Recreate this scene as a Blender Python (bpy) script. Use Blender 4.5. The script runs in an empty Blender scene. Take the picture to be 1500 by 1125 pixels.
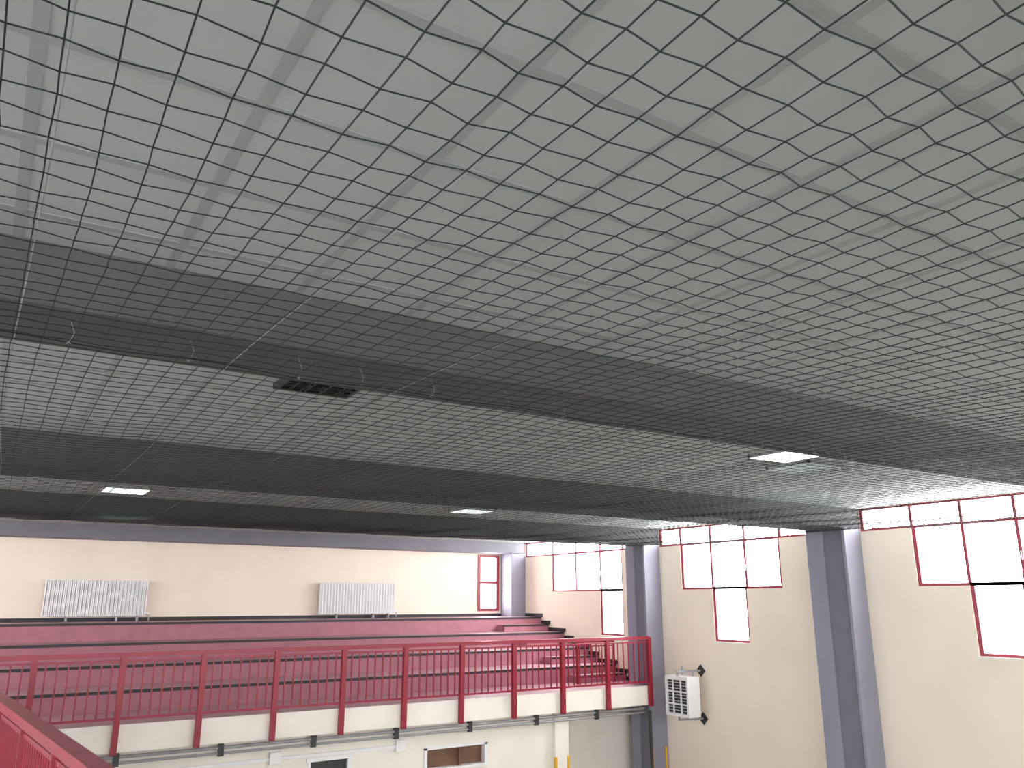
import bpy, math, random
import numpy as np
from mathutils import Vector, Matrix
random.seed(4)
E=4.8   # eye height above hall floor
sc=bpy.context.scene
try:
    sc.view_settings.view_transform='Standard'
    sc.view_settings.look='None'
    sc.view_settings.exposure=0.0
except Exception as e: print(e)

# ---------------------------------------------------------------- materials
def mat(name,col,rough=0.6,var=0.06,scale=3.0,metal=0.0,bump=0.0,emis=None,estr=0,spec=0.5,col2=None):
    m=bpy.data.materials.new(name); m.use_nodes=True
    nt=m.node_tree; b=nt.nodes['Principled BSDF']
    b.inputs['Roughness'].default_value=rough; b.inputs['Metallic'].default_value=metal
    b.inputs['Specular IOR Level'].default_value=spec
    tc=nt.nodes.new('ShaderNodeTexCoord'); n=nt.nodes.new('ShaderNodeTexNoise')
    n.inputs['Scale'].default_value=scale; n.inputs['Detail'].default_value=5
    nt.links.new(tc.outputs['Object'],n.inputs['Vector'])
    r=nt.nodes.new('ShaderNodeValToRGB')
    c=np.array(col[:3]); c2=np.array(col2) if col2 else c*(1+var)
    r.color_ramp.elements[0].position=.3; r.color_ramp.elements[1].position=.7
    r.color_ramp.elements[0].color=(*np.clip(c*(1-var),0,1),1); r.color_ramp.elements[1].color=(*np.clip(c2,0,1),1)
    nt.links.new(n.outputs['Fac'],r.inputs['Fac']); nt.links.new(r.outputs['Color'],b.inputs['Base Color'])
    if bump:
        n2=nt.nodes.new('ShaderNodeTexNoise'); n2.inputs['Scale'].default_value=60
        nt.links.new(tc.outputs['Object'],n2.inputs['Vector'])
        bp=nt.nodes.new('ShaderNodeBump'); bp.inputs['Strength'].default_value=bump; bp.inputs['Distance'].default_value=.01
        nt.links.new(n2.outputs['Fac'],bp.inputs['Height']); nt.links.new(bp.outputs['Normal'],b.inputs['Normal'])
    if emis:
        b.inputs['Emission Color'].default_value=(*emis,1); b.inputs['Emission Strength'].default_value=estr
    return m
M={}
M['cream']=mat('cream_plaster',(.87,.765,.645),.8,.03,1.2,bump=.1)
M['creamfas']=mat('fascia_plaster',(.87,.82,.73),.8,.04,2)
M['ceil']=mat('ceiling_tile',(.39,.42,.41),.9,.03,4)
M['tbar']=mat('ceiling_tbar',(.32,.345,.335),.8,.03,4,spec=.1)
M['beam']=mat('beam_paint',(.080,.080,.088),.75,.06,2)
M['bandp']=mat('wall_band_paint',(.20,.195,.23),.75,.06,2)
M['col']=mat('column_paint',(.26,.26,.325),.6,.06,2)
M['colshade']=mat('column_recess_shade',(.17,.17,.21),.6,.06,2)  # column colour darkened: shade of the groove put into the paint
M['red']=mat('red_paint',(.27,.010,.030),.35,.1,6)
M['redw']=mat('window_red_paint',(.30,.03,.055),.4,.1,6)
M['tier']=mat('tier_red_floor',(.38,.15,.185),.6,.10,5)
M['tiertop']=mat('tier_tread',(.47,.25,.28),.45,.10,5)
M['black']=mat('black_rubber',(.02,.015,.02),.5,.1,6)
M['white']=mat('white_enamel',(.84,.84,.84),.35,.02,6)
M['net']=mat('net_twine',(.006,.016,.013),.8,.1,30)
M['cord']=mat('white_cord',(.27,.29,.28),.8,.05,30)
M['grey']=mat('galvanised',(.33,.33,.33),.5,.1,8,metal=.3)
M['dark']=mat('dark_metal',(.03,.03,.035),.5,.1,8)
M['floor']=mat('sports_floor',(.48,.48,.45),.4,.08,1)
M['gal']=mat('gallery_floor_tile',(.36,.36,.35),.5,.08,2)
M['brown']=mat('brown_interior',(.16,.08,.045),.6,.2,4)
M['yellow']=mat('yellow_guard',(.75,.42,.02),.5,.05,6)
M['lamp']=mat('lamp_tube',(1,1,1),.5,0,1,emis=(.93,.97,1),estr=50)
M['lampfar']=mat('lamp_tube_far',(1,1,1),.5,0,1,emis=(.9,.97,1),estr=12)
M['lampdim']=mat('lamp_tube_dim',(1,1,1),.5,0,1,emis=(.88,.96,1),estr=1.1)
M['louver']=mat('louver_aluminium',(.6,.63,.63),.3,.02,6,metal=.5)

# ---------------------------------------------------------------- builder
class B:
    def __init__(s,name,off=True): s.name=name; s.v=[];s.f=[];s.mi=[];s.m=[]
    def slot(s,k):
        if k not in s.m: s.m.append(k)
        return s.m.index(k)
    def box(s,x0,x1,y0,y1,z0,z1,k,R=None):
        i=len(s.v); P=[(x,y,z) for x in (x0,x1) for y in (y0,y1) for z in (z0,z1)]
        if R is not None: P=[tuple(R@Vector(p)) for p in P]
        s.v+=P
        F=[(0,1,3,2),(4,6,7,5),(0,4,5,1),(2,3,7,6),(0,2,6,4),(1,5,7,3)]
        s.f+=[tuple(i+a for a in q) for q in F]; s.mi+=[s.slot(k)]*6
    def bar(s,p,q,w,h,k):
        p=Vector(p);q=Vector(q);d=(q-p);L=d.length;d.normalize()
        up=Vector((0,0,1)) if abs(d.z)<.9 else Vector((0,1,0))
        a=d.cross(up).normalized(); b=a.cross(d).normalized()
        i=len(s.v)
        for c in (p,q):
            for (sa,sb) in ((-1,-1),(1,-1),(1,1),(-1,1)):
                s.v.append(tuple(c+a*sa*w/2+b*sb*h/2))
        F=[(0,1,2,3),(7,6,5,4),(0,4,5,1),(1,5,6,2),(2,6,7,3),(3,7,4,0)]
        s.f+=[tuple(i+a for a in q) for q in F]; s.mi+=[s.slot(k)]*6
    def tube(s,pts,r,k,n=8):
        i0=len(s.v)
        for j,p in enumerate(pts):
            p=Vector(p); a=Vector(pts[max(j-1,0)]); b=Vector(pts[min(j+1,len(pts)-1)])
            d=(b-a).normalized(); up=Vector((0,0,1)) if abs(d.z)<.9 else Vector((0,1,0))
            u=d.cross(up).normalized(); w=u.cross(d)
            for t in range(n):
                an=2*math.pi*t/n; s.v.append(tuple(p+u*r*math.cos(an)+w*r*math.sin(an)))
        for j in range(len(pts)-1):
            for t in range(n):
                a=i0+j*n+t; b=i0+j*n+(t+1)%n
                s.f.append((a,b,b+n,a+n)); s.mi.append(s.slot(k))
        s.f.append(tuple(i0+t for t in range(n))[::-1]); s.mi.append(s.slot(k))
        s.f.append(tuple(i0+(len(pts)-1)*n+t for t in range(n))); s.mi.append(s.slot(k))
    def prism(s,prof,x0,x1,k):  # prof in (y,z), extruded in x
        i=len(s.v); n=len(prof)
        for x in (x0,x1):
            for (y,z) in prof: s.v.append((x,y,z))
        s.f.append(tuple(range(i,i+n))); s.mi.append(s.slot(k))
        s.f.append(tuple(range(i+2*n-1,i+n-1,-1))); s.mi.append(s.slot(k))
        for j in range(n):
            a=i+j;b=i+(j+1)%n; s.f.append((a,a+n,b+n,b)); s.mi.append(s.slot(k))
    def done(s,bevel=0):
        me=bpy.data.meshes.new(s.name); me.from_pydata([(a,b,c+E) for a,b,c in s.v],[],s.f)
        for k in s.m: me.materials.append(M[k])
        me.polygons.foreach_set('material_index',s.mi)
        me.update()
        import bmesh
        bm=bmesh.new(); bm.from_mesh(me); bmesh.ops.recalc_face_normals(bm,faces=bm.faces); bm.to_mesh(me); bm.free()
        o=bpy.data.objects.new(s.name,me); sc.collection.objects.link(o)
        c=Vector(np.array([v.co[:] for v in me.vertices]).mean(0)); me.transform(Matrix.Translation(-c)); o.location=c
        if bevel:
            b=o.modifiers.new('bev','BEVEL'); b.width=bevel; b.segments=2; b.limit_method='ANGLE'
        return o

XW=12.45; XL=-5.0; YN=-6.0; YF=19.3; ZC=1.505; ZB=1.17; FL=-E
cols=[(18.75,19.3),(13.42,14.04),(8.45,9.22),(3.8,4.45),(-1.4,-.6)]

# ---------------------------------------------------------------- walls
def holed_wall(name,axis,pos,th,a0,a1,z0,z1,holes,k='cream'):
    b=B(name)
    A=sorted({a0,a1,*[h[0] for h in holes],*[h[1] for h in holes]})
    Z=sorted({z0,z1,*[h[2] for h in holes],*[h[3] for h in holes]})
    for i in range(len(A)-1):
        run=None
        for j in range(len(Z)):
            solid=False
            if j<len(Z)-1:
                ca=(A[i]+A[i+1])/2; cz=(Z[j]+Z[j+1])/2
                solid=not any(h[0]<ca<h[1] and h[2]<cz<h[3] for h in holes)
            if solid and run is None: run=Z[j]
            if not solid and run is not None:
                lo,hi=sorted((pos,pos+th))
                if axis=='x': b.box(lo,hi,A[i],A[i+1],run,Z[j],k)
                else: b.box(A[i],A[i+1],lo,hi,run,Z[j],k)
                run=None
    return b.done()

ZT,ZM,ZL,ZTop=1.12,.205,-.80,1.50
wins=[
 ((14.04,18.75),[17.5,16.5,15.53,14.70],(14.70,15.53)),
 ((9.22,13.42),[12.78,11.92,11.03,10.17],(11.03,11.92)),
 ((4.45,8.45),[7.54,6.73,5.94,5.13],(5.94,6.73)),
 ((-.6,3.8),[2.6,1.8,1.0,.2],(1.0,1.8)),
 ((-5.6,-1.4),[-2.4,-3.2,-4.0,-4.8],(-4.0,-3.2))]
def holes_for(ws):
    H=[]
    for bay,m,l in ws:
        H+= [(bay[0],bay[1],ZT,ZTop),(min(m),max(m),ZM,ZT),(l[0],l[1],ZL,ZM)]
    return H
holed_wall('wall_right','x',XW,.12,YN,YF+.25,FL,1.8,holes_for(wins))
holed_wall('wall_left','x',XL,-.12,YN,YF+.25,FL,1.8,holes_for(wins))
holed_wall('wall_far','y',YF,.12,XL,XW,FL,1.8,[(11.27,11.93,-.29,1.18)])
holed_wall('wall_near','y',YN,-.25,XL,XW,FL,1.8,[(-3,3,-.4,1.3),(5,11,-.4,1.3)])

def window_side(n,xw,sgn,w):
    bay,m,l=w; b=B('window_%d'%n)
    xa,xb=sorted((xw+sgn*.02,xw+sgn*.06)); t=.045
    def v(y,z0,z1,tt=t): b.box(xa,xb,y-tt/2,y+tt/2,z0,z1,'redw')
    def h(y0,y1,z,tt=t): b.box(xa-.003,xb+.003,y0,y1,z-tt/2,z+tt/2,'redw')
    h(bay[0],bay[1],ZTop-.02,.03); h(bay[0],bay[1],ZT+.015,.045); h(min(m),max(m),ZM+.02,.045); h(l[0],l[1],ZL+.02,.045)
    v(bay[0]+.03,ZT,ZTop); v(bay[1]-.03,ZT,ZTop)
    for y in m:
        v(y,ZT,ZTop,.042)
    v(max(m)-.03,ZM,ZT,.06); v(min(m)+.025,ZM,ZT,.05)
    for y in sorted(m)[1:-1]: v(y,ZM,ZT,.05)
    v(l[0]+.025,ZL,ZM,.05); v(l[1]-.03,ZL,ZM,.06)
    h(l[0],l[1],ZM+.02,.05)
    # handles on the middle casements
    yq=(sorted(m)[1]); b.box(xa-.02 if sgn>0 else xb,xa if sgn>0 else xb+.02,yq-.012,yq+.012,.55,.68,'grey')
    xs=sorted((xw-sgn*.03,xw+sgn*.11))
    b.box(xs[0],xs[1],l[0]-.02,l[1]+.02,ZL-.04,ZL,'creamfas')
    b.done()
for i,w in enumerate(wins): window_side(i+1,XW,1,w)
for i,w in enumerate(wins): window_side(i+6,XL,-1,w)
b=B('window_11'); 
x0,x1,z0,z1=11.27,11.93,-.29,1.18
for x in (x0+.035,x1-.035): b.box(x-.045,x+.045,YF-.02,YF+.05,z0,z1,'redw')
for z in (z0+.03,.45,z1-.03): b.box(x0,x1,YF-.023,YF+.053,z-.035,z+.035,'redw')
b.done()
for n,(a,c) in enumerate([(-3,3),(5,11)]):
    b=B('window_%d'%(12+n))
    for x in np.linspace(a+.03,c-.03,7): b.box(x-.03,x+.03,YN-.08,YN-.02,-.4,1.3,'redw')
    for z in (-.37,1.27): b.box(a,c,YN-.083,YN-.017,z-.03,z+.03,'redw')
    b.done()

# ---------------------------------------------------------------- ceiling
b=B('ceiling'); b.box(XL-.25,XW+.25,YN-.25,YF+.25,ZC,ZC+.2,'ceil')
x=.53-.61*9
while x<XW:
    b.box(x-.02,x+.02,YN,YF,ZC-.002,ZC+.01,'tbar'); x+=.61
y=2.9-.61*14
while y<YF:
    b.box(XL,XW,y-.02,y+.02,ZC-.003,ZC+.01,'tbar'); y+=.61
b.done()
for i,(a,c) in enumerate(cols):
    b=B('ceiling_beam'); 
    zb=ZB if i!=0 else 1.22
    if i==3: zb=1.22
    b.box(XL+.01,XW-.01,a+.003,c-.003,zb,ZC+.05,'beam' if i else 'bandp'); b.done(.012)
for i,(a,c) in enumerate(cols):
    for side in (0,1):
        b=B('column')
        zt=(1.22 if i in (0,3) else ZB)
        if side==0:
            if c-a>.6:
                m1=a+.06; m2=a+(c-a)*.58
                b.box(12.04,XW,a,c,FL,zt,'colshade'); b.box(12.0,12.3,m2,c+.001,FL,zt+.001,'col'); b.box(12.0,XW+.001,a-.001,m1,FL,zt+.001,'col')
            else: b.box(12.0,XW,a,c,FL,zt,'col')
        else: b.box(XL,XL+.45,a,c,FL,zt,'col')
        b.done(.01)

# ---------------------------------------------------------------- floor, balcony, grandstand
b=B('floor'); b.box(XL-.25,XW+.25,YN-.25,YF+.25,FL-.2,FL,'floor'); b.done()
YB=13.46; ZF=-1.74
b=B('grandstand')
prof=[(YB,-2.10),(YB,ZF),(15,ZF),(15,-1.42),(16,-1.42),(16,-1.10),(17,-1.10),(17,-.78),(18,-.78),(18,-.44),(YF-.002,-.44),(YF-.002,-2.10)]
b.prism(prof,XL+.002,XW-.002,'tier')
for y,z in ((15,-1.42),(16,-1.10),(17,-.78),(18,-.44)):
    b.box(XL+.01,XW-.02,y-.010,y+.05,z-.04,z+.006,'black')
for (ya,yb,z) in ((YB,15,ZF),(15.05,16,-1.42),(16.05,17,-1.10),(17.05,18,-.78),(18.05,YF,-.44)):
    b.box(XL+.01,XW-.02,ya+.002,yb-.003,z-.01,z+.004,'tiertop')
for y,z in ((15,-1.42),(16,-1.10),(17,-.78),(18,-.44)):
    zl=z-.17
    b.box(11.1,12.43,y-.34,y,z-.33,zl,'tier'); b.box(11.09,12.43,y-.352,y-.30,zl-.035,zl+.006,'black')
    b.box(11.1,12.43,y-.30,y,zl,zl+.004,'tiertop')
seq=[(14.1,ZF),(14.66,-1.59),(15,-1.42),(15.66,-1.27),(16,-1.10),(16.66,-.95),(17,-.78),(17.66,-.61),(18,-.44),(18.75,-.44)]
for (ya,z),(yb,z2) in zip(seq[:-1],seq[1:]):
    b.box(XW-.02,XW-.002,ya-.06,yb,z,z+.09,'black')
b.box(XL+.01,12.0,YF-.02,YF-.003,-.44,-.36,'black')
b.box(XL+.01,12.0,YB-.03,YB-.001,-2.10,ZF+.01,'creamfas')
b.done()

def railing(name,p0,p1,ztop,zbot,posts,zpost,nb,postw=.06,hand=.06,hw=.06,bal=.018,gap=.115):
    b=B(name); p0=Vector((*p0,0)); p1=Vector((*p1,0)); P=lambda t,z:Vector(((p0+(p1-p0)*t).x,(p0+(p1-p0)*t).y,z))
    b.bar(P(0,ztop-hand/2),P(1,ztop-hand/2),hw,hand,'red')
    b.bar(P(0,ztop-gap),P(1,ztop-gap),.03,.03,'red')
    b.bar(P(0,zbot),P(1,zbot),.03,.035,'red')
    for t in posts: b.bar(P(t,zpost),P(t,ztop-.02),postw,postw,'red')
    for t0,t1 in zip(posts[:-1],posts[1:]):
        for j in range(1,nb):
            t=t0+(t1-t0)*j/nb; b.bar(P(t,zbot),P(t,ztop-gap),bal,bal,'red')
    return b.done()
xs=[-.36+1.123*i for i in range(12)]; 
x0,x1=-.36,xs[-1]
railing('balcony_railing',(x0,YB-.075),(x1,YB-.075),-.74,-1.64,[(x-x0)/(x1-x0) for x in xs],-2.12,8,.08,.065,.07,.02)
railing('aisle_railing',(10.95,14.5),(11.95,14.5),-.86,-1.6,[0,1],ZF+.005,5,.045,.045,.045)

ga=Vector((.99,0.0)); gd=Vector((-.33,3.54))/3.54
def gx(y): return ga.x+gd.x*y
b=B('gallery_floor')
pts=[(XL+.01,YN+.01),(gx(YN)-.10,YN+.01),(gx(YB-.03)-.10,YB-.035),(XL+.01,YB-.035)]
for z in (-2.1,ZF):
    for p in pts: b.v.append((p[0],p[1],z))
b.f+=[(0,1,2,3),(4,5,6,7),(0,1,5,4),(1,2,6,5),(2,3,7,6),(3,0,4,7)]; b.mi+=[b.slot('gal')]*6
b.done()
n=17; 
railing('gallery_railing',(gx(-5.8),-5.8),(gx(13.3),13.3),-.745,-1.66,[k/n for k in range(n+1)],-2.05,14,.06,.06,.10,.03)

# ---------------------------------------------------------------- wall under the balcony
YU=13.66
holed_wall('wall_under_balcony','y',YU,.15,-.2,9.66,FL,-2.101,[(4.83,5.56,FL,-2.5),(6.93,8.2,-2.87,-2.52)],'creamfas')
b=B('column'); b.box(9.66,9.98,YU-.12,YU+.25,FL,-2.101,'creamfas'); 
b.box(9.65,9.70,YU-.13,YU-.08,FL,-2.9,'yellow'); b.box(9.94,9.99,YU-.13,YU-.08,FL,-2.9,'yellow'); b.done()
b=B('wall_recess'); b.box(9.98,12.44,14.3,14.45,FL,-2.101,'creamfas'); b.done()
b=B('trim_1'); b.box(11.985,12.03,13.405,13.45,FL,-2.93,'yellow'); b.box(12.36,12.40,13.405,13.45,FL,-2.93,'yellow'); b.done()
b=B('door_1')
b.box(4.83,4.88,YU-.02,YU+.1,FL,-2.5,'white'); b.box(5.51,5.56,YU-.02,YU+.1,FL,-2.5,'white'); b.box(4.80,5.59,YU-.025,YU+.1,-2.54,-2.48,'white')
b.box(4.88,5.51,YU+.05,YU+.09,FL+.01,-2.54,'dark'); b.box(5.40,5.44,YU+.0,YU+.05,-3.85,-3.8,'grey'); b.done()
b=B('window_14')
for x in (6.95,8.18): b.box(x-.03,x+.03,YU-.02,YU+.1,-2.87,-2.52,'white')
b.box(6.92,8.21,YU-.02,YU+.1,-2.55,-2.50,'white'); b.box(6.92,8.21,YU-.04,YU+.1,-2.90,-2.86,'white'); b.box(7.62,7.65,YU,YU+.05,-2.86,-2.55,'brown')
b.box(6.98,8.15,YU+.1,YU+.14,-2.86,-2.55,'brown'); b.done()
b=B('conduit_pipe')
b.tube([(.3,YU-.16,-2.17),(11.9,YU-.16,-2.17)],.024,'grey'); b.tube([(.3,YU-.16,-2.25),(11.9,YU-.16,-2.25)],.02,'grey')
for x in np.arange(.5,11.9,1.45):
    b.box(x-.04,x+.04,YU-.19,YU-.125,-2.29,-2.12,'dark')
b.done()
b=B('cable_trunking'); b.box(-.1,6.4,YU-.035,YU-.001,-2.46,-2.41,'white')
for x in (4.28,6.45): b.box(x-.09,x+.09,YU-.06,YU-.001,-2.51,-2.33,'white')
b.done(.005)
b=B('downpipe'); b.tube([(11.93,13.36,-2.2),(11.93,13.36,FL)],.035,'dark'); b.done()

# ---------------------------------------------------------------- radiators
def radiator(x0,x1):
    b=B('radiator'); zt,zb=.39,-.33; n=26; w=(x1-x0)/n
    for i in range(n):
        a=x0+i*w
        b.box(a+.004,a+w-.004,19.10,19.13,zb,zt,'white')
        b.box(a+w*.35,a+w*.65,19.10,19.21,zb+.02,zt-.01,'white')
        b.box(a+.012,a+w-.012,19.19,19.21,zb,zt,'white')
    b.tube([(x0,19.16,zt-.05),(x1,19.16,zt-.05)],.03,'white'); b.tube([(x0,19.16,zb+.05),(x1+.1,19.16,zb+.05)],.03,'white')
    b.tube([(x1+.08,19.16,zb+.05),(x1+.08,19.16,-.43)],.012,'grey')
    for x in (x0+.45,x1-.55,x1-.15): b.box(x-.02,x+.02,19.11,19.21,-.435,zb+.03,'grey')
    for x in (x0+.4,x1-.4): b.box(x-.02,x+.02,19.17,YF-.002,zt-.12,zt-.08,'grey')
    b.done(.006)
radiator(1.07,3.0); radiator(6.81,8.75)

# ---------------------------------------------------------------- air heater
b=B('air_heater')
X0,X1,Y0,Y1,Z0,Z1=11.88,12.2,12.18,12.82,-2.22,-1.47
t=.05
b.box(X0+.06,X1,Y0,Y1,Z0,Z1,'white')
b.box(X0,X0+.06,Y0,Y0+t,Z0,Z1,'white'); b.box(X0,X0+.06,Y1-t,Y1,Z0,Z1,'white')
b.box(X0,X0+.06,Y0+t,Y1-t,Z0,Z0+t,'white'); b.box(X0,X0+.06,Y0+t,Y1-t,Z1-t,Z1,'white')
b.box(X0+.04,X0+.062,Y0+t,Y1-t,Z0+t,Z1-t,'dark')
for k in range(1,3):
    y=Y0+(Y1-Y0)*k/3; b.box(X0,X0+.03,y-.012,y+.012,Z0+t,Z1-t,'white')
for k in range(1,13):
    z=Z0+(Z1-Z0)*k/13; w=.014 if k%4==0 else .004
    b.box(X0+.005,X0+.03,Y0+t,Y1-t,z-w,z+w,'white')
for z,zz in ((-1.38,Z1),(-2.28,Z0)):
    b.bar((X1-.28,12.5,zz),(X1-.28,12.5,z),.03,.03,'grey')
    b.bar((X1-.30,12.5,z),(XW-.02,12.36,z),.035,.035,'grey')
    b.bar((X1-.05,12.3,zz),(X1-.05,12.3,z-.01),.02,.02,'grey')
    Rm=Matrix.Translation((XW-.010,12.36,z))@Matrix.Rotation(math.pi/4,4,'X')
    b.box(-.008,.008,-.085,.085,-.085,.085,'dark',Rm)
b.tube([(12.15,12.6,-1.3),(12.15,12.6,Z1)],.015,'grey')
b.done(.006)

# ---------------------------------------------------------------- lights (recessed louvre tiles)
def louver(x,y,kind,s=.60):
    b=B('ceiling_light'); z=ZC-.012
    h=s/2
    for (a,c,d,e) in ((x-h,x+h,y-h,y-h+.025),(x-h,x+h,y+h-.025,y+h),(x-h,x-h+.025,y-h,y+h),(x+h-.025,x+h,y-h,y+h)):
        b.box(a,c,d,e,z-.03,z+.01,'dark' if kind=='off' else 'louver')
    for k in range(1,5):
        q=-h+s*k/5
        b.box(x-h,x+h,y+q-.004,y+q+.004,z-.028,z+.004,'dark' if kind=='off' else 'louver')
        b.box(x+q-.004,x+q+.004,y-h,y+h,z-.028,z+.004,'dark' if kind=='off' else 'louver')
    k={'on':'lamp','dim':'lampdim','off':'dark','far':'lampfar'}[kind]
    b.box(x-h+.02,x+h-.02,y-h+.02,y+h-.02,z+.002,z+.006,k)
    b.done()
louver(1.84,5.34,'off',.56); louver(7.02,5.50,'on'); louver(7.80,5.92,'dim')
louver(1.5,12.35,'far'); louver(6.93,12.1,'far'); 

# ---------------------------------------------------------------- safety net
beams_y=[-1.0,3.95,8.6,13.45]
CS=.915; CX=.89
def netz(x,y):
    for a,c in zip(beams_y[:-1],beams_y[1:]):
        if a<=y<=c+1e-6:
            t=(y-a)/(c-a); s=math.sin(math.pi*t)
            break
    else: s=0
    ph=((x-CX)/CS)%1.0
    return 1.115-.05*s*s-.012*math.sin(math.pi*ph)**2+.003*math.sin(3.1*x+1.7*y)
def netxy(x,y):
    ph=2*math.pi*((x-CX)/CS)
    k=max(0,math.sin(.9*y+.6*x+1))
    xx=x-.034*k*math.sin(ph)+.02*math.sin(.9*y+.5*x)
    yy=y+.02*math.sin(.9*x+.4*y)+.010*math.cos(ph)
    return xx,yy
cx,cy=.114,.104
nx=int((11.9+3.0)/cx)+1; ny=int((13.4+.9)/cy)+1
rng=np.random.default_rng(3)
P=np.zeros((nx,ny,3))
for i in range(nx):
    for j in range(ny):
        x=-3.0+i*cx; y=-.9+j*cy
        xx,yy=netxy(x,y); zz=netz(xx,yy)
        s=1 if (i+j)%2 else -1
        P[i,j]=(xx+rng.normal(0,.0015),yy+s*.007+rng.normal(0,.002),zz+rng.normal(0,.001))
P[...,1]=np.minimum(P[...,1],13.395); P[...,2]+=E
def lines_mesh(lines,r):
    V=[];F=[]; base=0
    for L in lines:
        L=np.asarray(L); n=len(L)
        d=np.gradient(L,axis=0); d/=np.linalg.norm(d,axis=1)[:,None]+1e-9
        u=np.cross(d,[0,0,1.0]); u/=np.linalg.norm(u,axis=1)[:,None]+1e-9; w=np.cross(u,d)
        for k in range(3):
            a=2*math.pi*k/3; V.append(L+r*(math.cos(a)*u+math.sin(a)*w))
        idx=np.arange(n-1)
        for k in range(3):
            k2=(k+1)%3
            F.append(np.stack([base+k*n+idx,base+k*n+idx+1,base+k2*n+idx+1,base+k2*n+idx],1))
        base+=3*n
    return np.concatenate(V),np.concatenate(F)
V,F=lines_mesh([P[i] for i in range(nx)]+[P[:,j] for j in range(ny)],.0025)
me=bpy.data.meshes.new('safety_net'); me.from_pydata(V.tolist(),[],F.tolist()); me.materials.append(M['net']); me.update()
net=bpy.data.objects.new('safety_net',me); sc.collection.objects.link(net)

b=B('support_cord')
xs=[CX+CS*k for k in range(-3,12)]
for k,x in enumerate(xs):
    pts=[(x+.02*math.sin(.9*y+.5*x),y,netz(x,y)+.006) for y in np.arange(-.9,13.4,.25)]
    b.tube(pts,.0025,'cord',4)
for yb,zb in ((3.95,1.22),(8.6,ZB)):
    for x in np.arange(-2.5,11.8,CS/2):
        xj=x+random.uniform(-.08,.08); z=netz(x,yb)
        b.tube([(xj,yb,z),(xj+.02,yb+.02,(z+zb)/2),(xj,yb+.03,zb)],.0016,'cord',4)
        a=random.uniform(0,6.28); rr=random.uniform(.008,.016)
        pts=[(xj+rr*math.cos(a+t*1.2),yb+rr*math.sin(a+t*1.2),z+random.uniform(-.006,.006)) for t in range(5)]
        b.tube(pts,.002,'cord',4)
c1=b.done()
b=B('edge_rope')
for yb in (3.95,13.38):
    b.tube([(x,yb+.015*math.sin(7*x),netz(x,yb)+.003) for x in np.arange(-2.9,11.9,.1)],.003,'net',4)
c2=b.done()
for c in (c1,c2): c.parent=net

# ---------------------------------------------------------------- world and portals
w=bpy.data.worlds.new('overcast_sky'); sc.world=w; w.use_nodes=True
bg=w.node_tree.nodes['Background']; bg.inputs[0].default_value=(.97,.985,1,1); bg.inputs[1].default_value=21.5
def portal(name,loc,rot,sx,sy):
    l=bpy.data.lights.new(name,'AREA'); l.shape='RECTANGLE'; l.size=sx; l.size_y=sy
    l.cycles.is_portal=True
    o=bpy.data.objects.new(name,l); o.location=(loc[0],loc[1],loc[2]+E); o.rotation_euler=rot; sc.collection.objects.link(o)
for wi in wins:
    yc=(wi[0][0]+wi[0][1])/2; h=ZTop-ZL
    for xx,s in ((XW+.14,1),(XL-.14,-1)):
        portal('window_daylight_portal',(xx,yc,(ZTop+ZL)/2),(0,math.pi/2*s,0),h,wi[0][1]-wi[0][0])
portal('window_daylight_portal',(11.6,YF+.14,.45),(-math.pi/2,0,0),.7,1.5)
for xx in (0,8): portal('window_daylight_portal',(xx,YN-.26,.45),(math.pi/2,0,0),6,1.7)

# ---------------------------------------------------------------- camera
cd=bpy.data.cameras.new('camera'); cd.sensor_width=36; cd.lens=1175/1500*36; cd.clip_start=.05; cd.clip_end=200
co=bpy.data.objects.new('camera',cd); sc.collection.objects.link(co); co.location=(0,0,E)
th=math.atan2(316,1175); ph=math.radians(32.65)
co.rotation_euler=(math.pi/2+th,0,-ph); sc.camera=co
